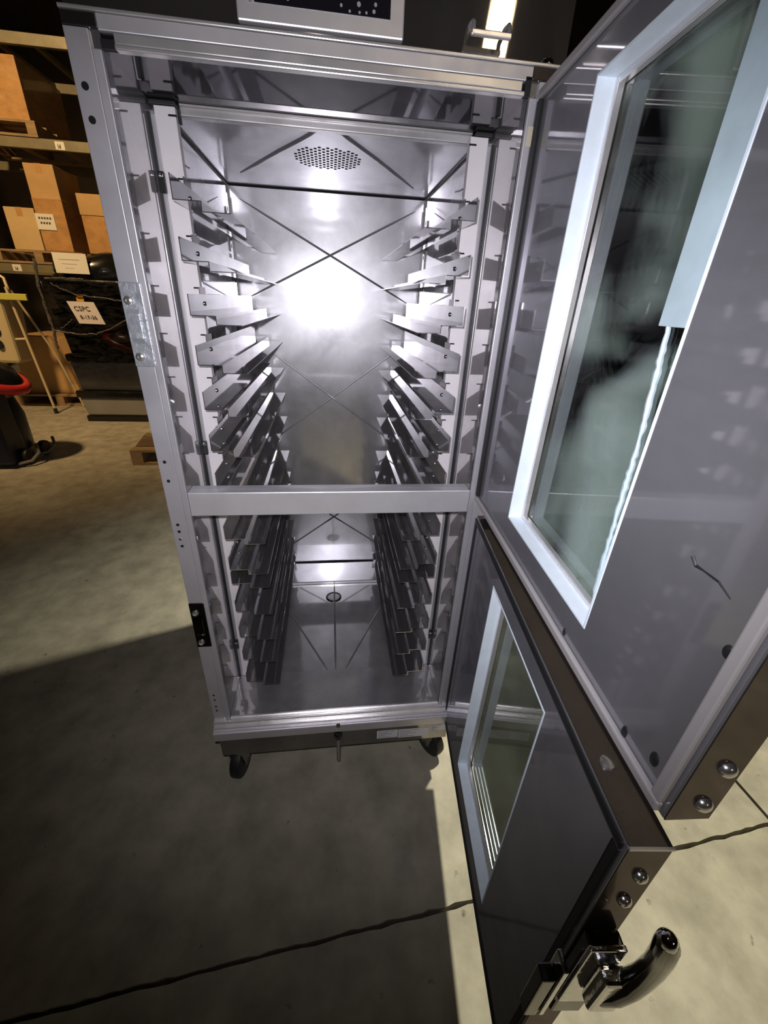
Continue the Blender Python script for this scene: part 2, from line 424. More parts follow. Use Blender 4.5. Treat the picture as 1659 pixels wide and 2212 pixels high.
def rib(parent, p, q, r=0.0032, material='steel_back'):
    p = Vector(p); q = Vector(q); n = 8
    return C('pressed_rib', MB().tube([p.lerp(q, i/n) for i in range(n+1)], [r*0.4]+[r]*(n-1)+[r*0.4], 8), material, parent, smooth=True)
yb = 0.7355
for cz, hz in ((1.217, 0.128), (0.782, 0.19), (0.296, 0.19)):
    for s in (-1, 1):
        rib(back, (0.03, yb, cz+s*hz), (0.55, yb, cz-s*hz))
for pts in ([(0.272, 0.205), (0.268, 0.232), (0.256, 0.262), (0.235, 0.300), (0.180, 0.392), (0.120, 0.500), (0.063, 0.60)],
            [(0.303, 0.205), (0.308, 0.232), (0.322, 0.262), (0.345, 0.300), (0.400, 0.395), (0.462, 0.510), (0.52, 0.62)]):
    C('pressed_rib', MB().tube([(x, y, IZ1-0.0003) for x, y in pts], [0.0035]*6+[0.0015], 8), 'steel_back', ceil, smooth=True)
for x in (0.0015, W-0.0015):
    C('corner_bead', MB().tube([(x, 0.20, IZ1-0.001), (x, IY, IZ1-0.001)], 0.004, 8), 'steel_dark_face', ceil, smooth=True)
    C('corner_bead', MB().tube([(x, IY-0.001, 0.07), (x, IY-0.001, IZ1)], 0.0035, 8), 'aluminium_bright', back, smooth=True)
rib(pan, (0.12, 0.437, 0.061), (0.262, 0.15, 0.061), material='steel_floor')
rib(pan, (0.456, 0.43, 0.061), (0.317, 0.15, 0.061), material='steel_floor')
rib(pan, (0.287, 0.59, 0.061), (0.287, 0.15, 0.061), material='steel_floor')
# rolled corner between back and ceiling, sealed joints
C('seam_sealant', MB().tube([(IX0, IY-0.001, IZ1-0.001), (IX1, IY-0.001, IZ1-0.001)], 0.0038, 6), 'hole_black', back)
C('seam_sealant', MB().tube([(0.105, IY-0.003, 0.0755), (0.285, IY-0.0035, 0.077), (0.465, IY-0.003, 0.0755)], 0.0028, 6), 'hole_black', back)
C('duct_cover_plate', MB().box(0.118, 0.464, 0.592, IY-0.0005, IZ0, 0.0745), 'steel_back', pan, bevel=0.002)
dc = (0.284, 0.508, 0.061)
C('drain_strainer', MB().lathe([(0.030, 0), (0.030, 0.002), (0.024, 0.003), (0.0235, 0.0012), (0.001, 0.0012)], (dc[0], dc[1], IZ0), 28), 'dark_chrome', pan, smooth=True)
# perforated vent in the ceiling
vent = MB()
for i in range(-9, 10):
    for j in range(-9, 10):
        if (i+j) % 2: continue
        x, y = i*0.0088, j*0.0095
        if (x/0.079)**2 + (y/0.083)**2 < 1:
            vent.cyl((0.287+x, 0.418+y, IZ1-0.0006), (0.287+x, 0.418+y, IZ1+0.001), 0.0036, n=6)
C('vent_holes', vent, 'hole_black', ceil, kind='stuff')

# front trim, stiles and lips
for xo, s in ((0.0, 1), (W, -1)):
    a, b_ = xo-s*0.042, xo-s*0.0125
    C('stile', MB().box(min(a, b_), max(a, b_), -0.003, 0.003, -0.02, 1.389), 'steel_satin', bevel=0.001)
    a = xo-s*0.012
    C('stile_lip', MB().box(min(a, xo), max(a, xo), -0.005, 0.006, 0.07, 1.37), 'steel_satin', bevel=0.0012)
    a = xo-s*0.042
    C('stile_cap', MB().box(min(a, xo), max(a, xo), -0.004, 0.003, 1.3895, 1.403), 'steel_door_edge', bevel=0.001)
stile_holes = [1.333, 1.299, 0.808, 0.769, 0.672, 0.656, 0.621, 0.165, 0.147, 0.122, 0.106]
for z in stile_holes:
    r = 0.0046 if z > 1 else 0.0032 if z > 0.6 else 0.0026
    C('screw_hole', MB().cyl((-0.0295, -0.0036, z), (-0.0295, 0.001, z), r, n=12), 'hole_black')
C('screw', MB().lathe([(0.0032, 0), (0.003, -0.0012), (0.0015, -0.0016)], (-0.030, -0.0028, 0.638), 12, 'y'), 'chrome', smooth=True)
C('hinge_shim', MB().box(0.5835, 0.597, -0.0065, -0.004, 1.315, 1.338), 'tape_beige')
# latch strikes on the free stile
for z0, z1 in ((0.981, 1.107), (0.339, 0.470)):
    m_ = 'chrome_worn' if z0 > 0.9 else 'dark_chrome'
    st = C('strike_plate', MB().prism_y([(-0.0415, z0), (-0.0085, z0), (-0.0085, z1), (-0.0415, z1)], -0.0075, -0.003), m_, bevel=0.0015)
    C('strike_ramp', MB().prism_x([(-0.007, z0+0.035), (-0.012, z0+0.045), (-0.012, z1-0.045), (-0.007, z1-0.035)], -0.036, -0.017), m_, st, bevel=0.001)
    for zz in (z0+0.016, z1-0.026):
        C('bolt_head', MB().lathe([(0.0075, -0.0075), (0.0075, -0.0095), (0.006, -0.0125), (0.0032, -0.0135), (0.0028, -0.0115), (0.0, -0.0115)],
                                  (-0.030, 0, zz), 18, 'y'), 'chrome_bolt', st, smooth=True)

# header front trim
C('header_trim', MB().box(0.0, W, -0.004, 0.003, 1.3875, 1.403), 'steel_brushed', bevel=0.001)
C('header_trim', MB().box(0.018, 0.566, -0.006, 0.003, 1.3755, 1.3865), 'aluminium_bright', bevel=0.0012)
C('header_trim', MB().box(0.018, 0.570, -0.009, 0.004, 1.3695, 1.375), 'aluminium_bright', bevel=0.0015)
C('gasket_gap', MB().box(0.0005, 0.0175, -0.004, 0.004, 1.371, 1.380), 'black_rubber')
C('gasket_gap', MB().box(0.5705, 0.5795, -0.004, 0.004, 1.371, 1.392), 'black_rubber')
C('inner_header_seal', MB().box(0.044, 0.546, 0.160, 0.178, 1.357, 1.3708), 'aluminium_bright', bevel=0.002)
C('inner_header_seal', MB().box(0.046, 0.544, 0.152, 0.1595, 1.368, 1.3709), 'gasket_grey', bevel=0.001)
for x0, x1 in ((0.001, 0.043), (0.547, 0.579)):
    C('corner_gasket', MB().box(x0, x1, 0.142, 0.170, 1.3635, 1.3709), 'black_rubber', bevel=0.002)
    xm = x1 if x0 < 0.1 else x0
    C('corner_gasket', MB().box(xm-0.003, xm+0.003, 0.150, 0.160, 1.345, 1.3634), 'black_rubber')

# centre rail between the two doors
C('centre_rail', MB().box(0.0005, W-0.0005, -0.004, 0.034, 0.6914, 0.7436), 'steel_brushed', bevel=0.002)

# side wall seams, posts and pilasters
for xo, s in ((0.0, 1), (W, -1)):
    def bx(x0, x1, y0, y1, z0, z1):
        a, b_ = xo+s*x0, xo+s*x1
        return MB().box(min(a, b_), max(a, b_), y0, y1, z0, z1)
    C('wall_seam', bx(0.0, 0.0042, 0.1325, 0.1370, 0.075, 1.352), 'black_rubber')
    post = C('post', bx(0.010, 0.0425, 0.1395, 0.1560, 0.072, 1.362), 'aluminium_post', bevel=0.0006)
    C('post_flange', bx(0.0005, 0.0096, 0.1430, 0.1465, 0.072, 1.351), 'steel_satin', post)
    slots = MB()
    for k in range(16):
        z = 0.118 + k*0.0821
        a, b_ = xo+s*0.031, xo+s*0.0435
        slots.box(min(a, b_), max(a, b_), 0.1389, 0.1422, z, z+0.0026)
    C('post_slots', slots, 'hole_black', post, kind='stuff')
    for yy in (0.30, 0.69):
        pil = C('pilaster', bx(0.0, 0.0035, yy-0.016, yy+0.016, 0.075, 1.35), 'steel_slide')
        slots = MB()
        for k in range(28):
            z = 0.10 + k*0.0447
            a, b_ = xo+s*0.0030, xo+s*0.0041
            slots.box(min(a, b_), max(a, b_), yy-0.0022, yy+0.0022, z, z+0.009)
        C('pilaster_slots', slots, 'hole_black', pil, kind='stuff')
    # locking clips on the posts
    for z in ((1.262, 0.792, 0.206) if s == 1 else (0.206,)):
        clip = C('post_clip', bx(0.0016, 0.012, 0.130, 0.1388, z-0.016, z+0.014), 'black_plastic', bevel=0.0015)
        C('clip_screw', MB().lathe([(0.004, -0.001), (0.0035, -0.0022), (0.0012, -0.003)], (xo+s*0.007, 0.1305, z+0.008), 10, 'y'), 'chrome', clip, smooth=True)

# tray slides: one mesh for each hand, copied down the posts
prof = [(0.0445, 0.034), (0.0445, 0.0), (0.0863, 0.0), (0.0863, -0.0138), (0.1308, -0.0138)]
heights = [1.097+(h-1.097)*0.917 for h in (1.236, 1.1465, 1.057, 0.967, 0.878, 0.788, 0.699, 0.561, 0.470, 0.427, 0.336, 0.245, 0.158, 0.066)]
for s in (1, -1):
    mb = MB().sheet_y([(x, z) for x, z in prof], 0.0014, 0.045, 0.700)
    tab = MB().box(0.0427, 0.0444, 0.128, 0.168, 0.004, 0.046)
    stud = MB().lathe([(0.004, -0.0005), (0.004, 0.0015), (0.002, 0.003)], (0.0462, 0.145, 0.018), 10, 'x')
    if s == -1:
        for q in (mb, tab, stud): q.map(lambda x, y, z: (W-x, y, z))
    first = None
    for k, z in enumerate(heights):
        if first is None:
            o = build('tray_slide', mb.up(FZ+z), 'steel_slide', cab)
            t = build('hook_tab', tab.up(FZ+z), 'steel_tab', o)
            u = build('stud', stud.up(FZ+z), 'chrome', o, smooth=True)
            first = (o, t, u, z)
        else:
            dz = Vector((0, 0, z-first[3]))
            o = dup(first[0], cab, WORG[first[0]]+dz)
            dup(first[1], o, WORG[first[1]]+dz); dup(first[2], o, WORG[first[2]]+dz)

# sill nose and apron
def sill(name, outline, material, x0=XL-0.001, x1=XR-0.002, **k): return C(name, MB().prism_x(outline, x0, x1), material, **k)
sill('sill_step', [(0.003, 0.069), (0.003, 0.0745), (-0.002, 0.0755), (-0.005, 0.0735), (-0.005, 0.069)], 'aluminium_bright', 0.002, W-0.002)
sill('sill_step', [(0.0, 0.045), (0.0, 0.0685), (-0.011, 0.0685), (-0.0125, 0.0665), (-0.0125, 0.045)], 'aluminium_bright', bevel=0.001)
sill('sill_step', [(0.0, 0.035), (0.0, 0.0555), (-0.019, 0.0555), (-0.0205, 0.0535), (-0.0205, 0.035)], 'aluminium_bright', bevel=0.001)
sill('sill_nose', [(0.0, 0.018), (0.0, 0.0465), (-0.0275, 0.0465), (-0.030, 0.044), (-0.031, 0.018)], 'steel_satin', bevel=0.001)
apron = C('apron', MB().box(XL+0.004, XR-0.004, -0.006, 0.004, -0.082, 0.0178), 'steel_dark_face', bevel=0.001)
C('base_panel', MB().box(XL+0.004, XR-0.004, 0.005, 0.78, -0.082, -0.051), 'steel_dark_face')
for x0, x1, z0, z1, sl in ((0.405, 0.467, -0.062, -0.029, 0.0), (0.469, 0.560, -0.066, -0.030, 0.0), (0.563, 0.611, -0.046, -0.022, 0.0)):
    lb = C('data_label', MB().box(x0, x1, -0.0068, -0.0061, z0, z1), 'label_white', apron)
    n = 5
    for k in range(n):
        zz = z1-(z1-z0)*(k+0.7)/(n+0.6); e = x0+(x1-x0)*(0.92, 0.55, 0.8, 0.42, 0.7)[k]*(0.95 if x0 < 0.45 else 0.75)
        C('print_line', MB().box(x0+0.004, e, -0.0071, -0.0069, zz-0.0007, zz+0.0007), 'print_grey', lb)
# drain valve
C('drain_hole', MB().cyl((0.2915, -0.0330, 0.044), (0.2915, -0.028, 0.044), 0.006, n=14), 'brass')
dv = C('drain_valve', MB().lathe([(0.010, 0.0), (0.010, -0.012), (0.012, -0.013), (0.012, -0.024), (0.008, -0.027), (0.007, -0.036)], (0.291, -0.018, 0.006), 14), 'dark_chrome', smooth=True)
st = MB(); z = -0.030
pf = [(0.0045, 0)]
for k in range(33): pf += [(0.0038, -0.003*k-0.001), (0.0050, -0.003*k-0.0025)]
C('threaded_stem', MB().lathe(pf, (0.291, -0.018, -0.030), 10), 'grey_metal', dv)

# casters
def caster(x, y, ang, vis=True):
    R = Matrix.Rotation(ang, 4, 'Z')
    def tf(px, py, pz):
        v = R @ Vector((px, py, pz)); return (v.x+x, v.y+y, v.z)
    c = build('caster', MB().box(-0.034, 0.034, -0.034, 0.034, 0.126, 0.1325).map(tf), 'grey_metal', cab, bevel=0.002)
    f = MB()
    for s in (-1, 1):
        f.prism_x([(-0.030, 0.118), (0.030, 0.118), (0.012, 0.045), (-0.012, 0.045)], s*0.0215-0.0015, s*0.0215+0.0015)
    f.box(-0.023, 0.023, -0.030, 0.030, 0.1155, 0.1195)
    build('fork', f.map(tf), 'grey_metal', c, bevel=0.001)
    build('swivel', MB().lathe([(0.026, 0.0), (0.030, 0.004), (0.026, 0.0085)], (0, 0, 0.1175), 20).map(tf), 'dark_chrome', c, smooth=True)
    build('wheel', MB().lathe([(0.020, -0.016), (0.045, -0.0165), (0.0505, -0.013), (0.052, -0.005), (0.052, 0.005), (0.0505, 0.013), (0.045, 0.0165), (0.020, 0.016)],
                              (0, 0, 0.0522), 32, 'x').map(tf), 'black_rubber', c, smooth=True)
    build('hub', MB().lathe([(0.006, -0.024), (0.018, -0.0175), (0.018, 0.0175), (0.006, 0.024)], (0, 0, 0.0522), 18, 'x').map(tf), 'dark_chrome', c, smooth=True)
caster(-0.004, 0.034, math.radians(-12)); caster(0.588, 0.046, math.radians(30))
caster(0.010, 0.72, 0.3); caster(0.57, 0.72, -0.4)

# control housing on top
ctrl = C('control_housing', MB().box(XL, 0.632, 0.010, 0.60, 1.4045, 1.66), 'steel_control', bevel=0.002)
C('top_ledge', MB().box(XL, 0.626, -0.006, 0.0095, 1.4035, 1.4075), 'aluminium_bright', bevel=0.001)
bz = C('control_bezel', MB().box(0.173, 0.391, -0.001, 0.0095, 1.4135, 1.60), 'steel_brushed', bevel=0.002)
C('display', MB().box(0.196, 0.372, -0.0022, -0.0012, 1.431, 1.585), 'display_black', bz)
random.seed(3)
for (kx, kz, r) in ((0.212, 1.4395, 0.0035), (0.2385, 1.438, 0.004), (0.307, 1.4385, 0.0035), (0.318, 1.434, 0.003), (0.330, 1.4415, 0.005),
                    (0.352, 1.443, 0.004), (0.350, 1.4365, 0.004), (0.340, 1.4345, 0.003), (0.331, 1.434, 0.003), (0.225, 1.446, 0.003), (0.28, 1.449, 0.003)):
    C('key_mark', MB().lathe([(r*0.55, 0), (r*0.45, -0.0006), (r*0.25, -0.0006)], (kx, -0.0022, kz), 10, 'y'), 'display_mark', bz)
C('bezel_screw', MB().lathe([(0.005, 0), (0.004, -0.002), (0.001, -0.0025)], (0.191, -0.001, 1.4355), 12, 'y'), 'chrome', bz, smooth=True)
# D-shaped pull on the control face
hk = C('pull_bracket', MB().box(0.481, 0.538, -0.015, -0.008, 1.4225, 1.4290), 'aluminium_bright', bevel=0.0015)
for x in (0.4845, 0.5345):
    C('pull_arm', MB().tube([(x, -0.0115, 1.4285), (x, -0.0105, 1.4345), (x+0.001, -0.004, 1.4395), (x+0.001, 0.0112, 1.4400)], [0.0028, 0.003, 0.0034, 0.0045], 8), 'aluminium_bright', hk, smooth=True)
C('top_bolt', MB().lathe([(0.009, 0), (0.009, 0.004), (0.006, 0.008), (0.002, 0.009)], (0.600, 0.002, 1.4075), 16), 'chrome', smooth=True)
C('wiring_card', MB().box(0.02, 0.165, 0.0085, 0.0099, 1.4435, 1.50), 'label_white')

# ------------------------------------------------------------------ doors
def door(name, hx, phi, wd, z0, z1, win, glass_mat, bolts, gk, gh):
    dx, dy = math.cos(phi), math.sin(phi)
    ox, oy = -dy, dx           # outward (away from the opening)
    if ox < 0: ox, oy = -ox, -oy
    T = 0.041
    def D(s, t, z): return (hx + s*dx + t*ox, s*dy + t*oy, z)
    s0, s1, w0, w1 = win
    # frame built around the window opening (the local axes are s, t, z)
    fm = MB()
    outer = [(0, z0), (wd, z0), (wd, z1), (0, z1)]; inner = [(s0, w0), (s1, w0), (s1, w1), (s0, w1)]
    for t in (0.0, T):
        fm.v += [(s, t, z) for s, z in outer] + [(s, t, z) for s, z in inner]
    for i in range(4):
        j = (i+1) % 4
        fm.f += [(i, j, 4+j, 4+i), (8+j, 8+i, 12+i, 12+j), (j, i, 8+i, 8+j), (4+i, 4+j, 12+j, 12+i)]
    d = C(name, fm.map(D), 'steel_door', bevel=0.0012)
    def S(nm, mb, material, **k): return C(nm, mb.map(D), material, d, **k)
    # steel edge wraps
    e = 0.0012
    S('edge_wrap', MB().box(wd, wd+e, 0.0008, T-0.0008, z0, z1), 'steel_door_edge')
    S('edge_wrap', MB().box(0.0, wd+e, 0.0008, T-0.0008, z1, z1+e), 'steel_door_edge')
    # gasket frame standing proud of the inner face
    gw = 0.011
    S('door_gasket', MB().box(0.004, wd-0.004, gh, -0.0002, z0+0.003, z0+0.003+gw), gk, bevel=0.002)
    S('door_gasket', MB().box(0.004, wd-0.004, gh, -0.0002, z1-0.003-gw, z1-0.003), gk, bevel=0.002)
    S('door_gasket', MB().box(0.004, 0.004+gw, gh, -0.0002, z0+0.015, z1-0.015), 'black_rubber', bevel=0.002)
    S('door_gasket', MB().box(wd-0.004-gw, wd-0.004, gh, -0.0002, z0+0.015, z1-0.015), gk, bevel=0.002)
    # reveals lining the window
    q = 0.0025
    for a in ((s0, s0+q, w0, w1), (s1-q, s1, w0, w1), (s0+q, s1-q, w0, w0+q), (s0+q, s1-q, w1-q, w1)):
        S('window_reveal', MB().box(a[0], a[1], -0.0006, 0.030, a[2], a[3]), 'reveal_white')
    for a in ((s0+q, s0+q+0.007, w0+q, w1-q), (s1-q-0.007, s1-q, w0+q, w1-q), (s0+q+0.007, s1-q-0.007, w0+q, w0+q+0.007), (s0+q+0.007, s1-q-0.007, w1-q-0.007, w1-q)):
        S('glazing_bead', MB().box(a[0], a[1], 0.021, 0.0295, a[2], a[3]), 'aluminium_bright', bevel=0.001)
    S('glass_pane', MB().box(s0+q, s1-q, 0.0302, 0.0342, w0+q, w1-q), glass_mat)
    for z in bolts:
        S('bolt_head', MB().lathe([(0.0072, 0.0), (0.0070, 0.0015), (0.0060, 0.0035), (0.0042, 0.0050), (0.0018, 0.0057), (0.0003, 0.0058)], (wd+e, T*0.62, z), 18, 'x'), 'chrome_bolt', smooth=True)
    return d, D, S
up, DU, SU = door('upper_door', 0.599, math.radians(-93.72), 0.6244, 0.7177, 1.3824, (0.184, 0.457, 0.773, 1.333), 'glass_upper', (0.788, 0.741), 'gasket_grey', -0.007)
lo, DL, SL = door('lower_door', 0.604, math.radians(-96.02), 0.6286, 0.0124, 0.680, (0.187, 0.457, 0.083, 0.628), 'glass_lower', (0.633, 0.585), 'black_rubber', -0.002)
# pale strip and frayed bead on the free side of the upper pane
SU('pale_strip', MB().box(0.381, 0.4544, 0.0262, 0.0300, 1.087, 1.3305), 'pale_blue', bevel=0.001)
random.seed(11)
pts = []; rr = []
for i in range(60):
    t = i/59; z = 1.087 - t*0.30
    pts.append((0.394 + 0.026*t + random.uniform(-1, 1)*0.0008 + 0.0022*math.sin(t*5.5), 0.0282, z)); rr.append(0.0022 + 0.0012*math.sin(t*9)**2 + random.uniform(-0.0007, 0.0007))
SU('sealant_bead', MB().tube(pts, rr, 6), 'pale_blue', smooth=True)
# marks on the inner face
SU('scuff_mark', MB().tube([(0.547, 0.0, 0.931), (0.553, 0.0, 0.926), (0.560, 0.0, 0.9265), (0.575, 0.0, 0.927), (0.588, 0.0, 0.922)], [0.0018, 0.0016, 0.0008, 0.0010, 0.0006], 6), 'black_rubber')
for s, z, a, b_ in ((0.604, 0.888, 0.006, 0.0045), (0.558, 0.736, 0.007, 0.004), (0.595, 0.752, 0.008, 0.005), (0.425, 0.738, 0.006, 0.003)):
    mb = MB().lathe([(1.0, 0), (0.8, -0.0012), (0.2, -0.0016)], (0, 0, 0), 14, 'y').map(lambda x, y, zz: (s+x*b_, y, z+zz*a))
    SU('plug_button', mb, 'black_rubber', smooth=True)
SL('top_bolt', MB().lathe([(0.008, 0), (0.0075, 0.003), (0.003, 0.005)], (0.555, 0.018, 0.6812), 16), 'chrome_bolt', smooth=True)
SL('edge_highlight', MB().box(0.6290, 0.6312, 0.0, 0.041, 0.6795, 0.6822), 'aluminium_bright')  # bright strip added to stand in for the highlight on the door's top corner
# lever latch on the free edge of the lower door
SL('latch_body', MB().box(0.6300, 0.646, 0.002, 0.040, 0.335, 0.520), 'dark_chrome', bevel=0.003)
SL('latch_plate', MB().box(0.6465, 0.652, -0.004, 0.034, 0.395, 0.535), 'chrome', bevel=0.0015)
SL('latch_plate', MB().box(0.6300, 0.650, -0.014, -0.008, 0.34, 0.470), 'chrome', bevel=0.0015)
SL('latch_tongue', MB().box(0.632, 0.648, -0.030, -0.0145, 0.33, 0.44), 'dark_chrome', bevel=0.002)
SL('latch_collar', MB().box(0.652, 0.668, 0.012, 0.044, 0.430, 0.505), 'chrome', bevel=0.004)
lev = [(0.656, 0.026, 0.452), (0.661, 0.034, 0.472), (0.664, 0.040, 0.498), (0.667, 0.041, 0.530), (0.671, 0.036, 0.570), (0.675, 0.027, 0.610), (0.678, 0.018, 0.640), (0.679, 0.014, 0.652)]
SL('lever', MB().tube(lev, [0.0135, 0.0130, 0.0118, 0.0104, 0.0098, 0.0098, 0.0095, 0.0075], 16), 'dark_chrome', smooth=True)
SL('lever_tip', MB().lathe([(0.0078, 0.0), (0.0072, 0.004), (0.0045, 0.008), (0.0008, 0.0095)], (0.679, 0.0135, 0.651), 14), 'chrome', smooth=True)

# ------------------------------------------------------------------ storage aisle at the left
# pallet rack
rack = empty('pallet_rack', (-3.2, 5.7, 0), 'olive steel pallet rack standing along the dark left aisle', 'rack')
for x in (-4.9, -1.75):
    for y in (5.2, 6.25):
        build('upright', MB().box(x-0.045, x+0.045, y, y+0.08, 0, 4.6), 'rack_paint', rack)
for z in (1.435, 2.575, 3.36):
    for y in (5.17, 6.30):
        bm_ = build('beam', MB().box(-4.85, -1.80, y, y+0.045, z, z+0.09), 'rack_paint', rack, bevel=0.004)
        if y < 6 and z < 3:
            lx = -3.27 if z < 2 else -2.49
            t = build('location_tag', MB().box(lx-0.045, lx+0.045, y-0.003, y-0.0005, z+0.008, z+0.075), 'paper', bm_)
            for k in range(3):
                build('print_mark', MB().box(lx-0.018+k*0.012-0.003, lx-0.018+k*0.012+0.003+0.004*(k % 2), y-0.0045, y-0.0032, z+0.018, z+0.055-0.012*(k % 2)), 'ink', t)
for k in range(9):
    build('deck_bar', MB().box(-4.75+k*0.36, -4.70+k*0.36, 5.22, 6.30, 3.405, 3.44), 'rack_paint', rack)
def pallet(cx, y0, z0, wdt, dep, label, rz=0.0, group='wooden pallets'):
    p = empty('pallet', (cx, y0+dep/2, z0), label, 'pallet', group)
    def tf(x, y, z):
        a, b_ = x-cx, y-y0
        return (cx+a*math.cos(rz)-b_*math.sin(rz), y0+a*math.sin(rz)+b_*math.cos(rz), z)
    n = 6
    for k in range(n):
        yy = y0+(dep-0.10)*k/(n-1)
        build('deck_board', MB().box(cx-wdt/2, cx+wdt/2, yy, yy+0.10, z0+0.112, z0+0.132).map(tf), 'wood_pallet', p)
    for k in range(3):
        xx = cx-wdt/2+(wdt-0.09)*k/2
        build('stringer', MB().box(xx, xx+0.09, y0, y0+dep, z0+0.022, z0+0.111).map(tf), 'wood_pallet', p)
    for k in range(2):
        yy = y0+(dep-0.10)*k
        build('bottom_board', MB().box(cx-wdt/2, cx+wdt/2, yy, yy+0.10, z0, z0+0.021).map(tf), 'wood_pallet', p)
    return p
def carton(x0, x1, y0, dep, z0, z1, material, label, flap=False, tape=True):
    c = empty('carton', ((x0+x1)/2, y0+dep/2, z0), label, 'box', 'cardboard boxes')
    build('carton_body', MB().box(x0, x1, y0, y0+dep, z0, z1), material, c, bevel=0.006)
    if tape: build('packing_tape', MB().box((x0+x1)/2-0.03, (x0+x1)/2+0.03, y0-0.0015, y0+dep*0.9, z1-0.08, z1+0.0015), 'cardboard_wrapped', c)
    return c
pallet(-3.0, 5.16, 1.527, 0.95, 1.1, 'wooden pallet under the cartons on the lower rack beam')
pallet(-3.15, 5.16, 2.667, 0.95, 1.1, 'wooden pallet on the upper rack beam under a wrapped carton')
carton(-3.24, -2.935, 5.19, 0.5, 1.66, 2.06, 'cardboard_pale', 'pale plain carton, leftmost on the lower rack shelf')
carton(-3.17, -2.94, 5.72, 0.3, 1.66, 2.19, 'cardboard', 'carton standing behind the pale leftmost carton on the lower rack shelf')
tall = carton(-2.925, -2.63, 5.20, 0.5, 1.66, 2.46, 'cardboard', 'tall narrow carton with a white sign on the lower rack shelf')
build('film_band', MB().box(-2.928, -2.627, 5.196, 5.71, 1.665, 2.16), 'cardboard_wrapped', tall, bevel=0.006)
sg = tag(build('paper_sign', MB().box(-2.935, -2.745, 5.188, 5.1905, 1.865, 2.015), 'paper'), 'white paper sign stuck on the tall narrow carton', 'sign')
for k, zz in enumerate((1.975, 1.93)):
    for j in range(5 if k == 0 else 4):
        build('print_mark', MB().box(-2.905+j*0.028+k*0.01, -2.887+j*0.028+k*0.01, 5.1865, 5.1878, zz-0.011, zz+0.009), 'ink', sg)
rc = carton(-2.47, -2.10, 5.22, 0.5, 1.66, 2.12, 'cardboard_wrapped', 'film wrapped carton right of the tall narrow one')
build('carton_lid', MB().box(-2.475, -2.095, 5.212, 5.725, 2.03, 2.23), 'cardboard', rc, bevel=0.006)
carton(-3.35, -2.74, 5.22, 0.8, 2.80, 3.30, 'cardboard_wrapped', 'film wrapped carton on the upper rack beam')
pallet(-3.0, 4.75, 0.0, 1.0, 1.0, 'wooden pallet on the floor below the lowest rack beam')
carton(-3.40, -2.72, 4.85, 0.75, 0.1335, 0.78, 'cardboard', 'large brown carton on the floor pallet behind the cream stand', tape=False)
pallet(-0.95, 2.70, 0.0, 0.84, 0.9, 'wooden pallet corner peeking out just behind the cabinet', rz=0.03)
tag(build('wood_scrap', MB().prism_y([(-1.36, 0.134), (-1.12, 0.134), (-1.10, 0.20), (-1.27, 0.235)], 2.78, 2.86), 'wood_pallet', bevel=0.004),
    'broken wood offcut lying on the pallet behind the cabinet', 'wood')

# stack of totes wrapped in film
SX0, SX1, SY = -2.40, -1.62, 4.02
dl = tag(build('pallet_dolly', MB().box(SX0+0.03, SX1-0.03, SY+0.03, SY+0.60, 0.0, 0.065), 'tote_black', bevel=0.01),
         'black plastic dolly on the floor under the stack of totes', 'dolly')
def tote(z0, z1, body, rimmat, label, lid):
    t = empty('storage_tote', ((SX0+SX1)/2, SY+0.3, z0), label, 'tote', 'stacked storage totes')
    rim = 0.075 if lid else 0.05
    build('tote_body', MB().frustum(SX0+0.02, SX1-0.02, SY+0.02, SY+0.60, z0, z1-rim, 0.03, 0.02), body, t, bevel=0.015)
    build('tote_rim', MB().box(SX0, SX1, SY, SY+0.62, z1-rim, z1-0.001), rimmat, t, bevel=0.016)
    return t
tote(0.066, 0.335, 'tote_grey', 'tote_black', 'grey tote with black rim, lowest in the wrapped stack', True)
tote(0.335, 0.70, 'tote_grey', 'tote_black', 'grey tote with black rim, second from the floor in the wrapped stack', True)
tote(0.70, 1.12, 'tote_black', 'tote_black', 'black tote behind the lower paper sign in the wrapped stack', True)
tote(1.12, 1.38, 'tote_black', 'tote_black', 'black tote between the two paper signs in the wrapped stack', True)
top = empty('bagged_bundle', ((SX0+SX1)/2, SY+0.3, 1.38), 'bundle in a black plastic bag topping the tote stack', 'bag')
mb = MB().lathe([(0.36, 0.0), (0.385, 0.06), (0.37, 0.14), (0.30, 0.20), (0.12, 0.225), (0.02, 0.22)], (0, 0, 0), 26)
mb.map(lambda x, y, z: ((SX0+SX1)/2+x*1.02*(1+0.05*math.sin(9*x+7*y)), SY+0.31+y*0.8*(1+0.05*math.cos(8*x)), 1.381+z*(1+0.12*math.sin(11*x+5*y))))
build('bag_skin', mb, 'tote_black', top, smooth=True)
film = empty('stretch_film', ((SX0+SX1)/2, SY+0.3, 0.70), 'clear stretch film and twisted strands around the tote stack', 'film')
def strand(pts, r):
    out = []
    for i in range(len(pts)-1):
        a, b_ = Vector(pts[i]), Vector(pts[i+1])
        for k in range(8):
            p = a.lerp(b_, k/8); out.append(p+Vector((random.uniform(-1, 1), 0, random.uniform(-1, 1)))*0.006)
    out.append(Vector(pts[-1]))
    build('film_strand', MB().tube(out, [r*(0.7+random.random()*0.6) for _ in out], 6), 'film_strand', film, smooth=True)
yf = SY-0.034
strand([(-2.42, yf, 0.92), (-2.2, yf, 0.895), (-2.02, yf, 0.90), (-1.89, yf, 0.945), (-1.62, yf, 1.09)], 0.006)
strand([(-2.32, yf, 1.33), (-2.24, yf, 1.29), (-2.12, yf, 1.245), (-1.8, yf, 1.215), (-1.62, yf, 1.20)], 0.005)
strand([(-2.35, yf, 1.375), (-2.15, yf, 1.378), (-2.02, yf, 1.374)], 0.007)
strand([(-2.40, yf, 1.52), (-2.425, yf, 1.30), (-2.42, yf, 1.10), (-2.41, yf, 0.92), (-2.42, yf, 0.75)], 0.013)
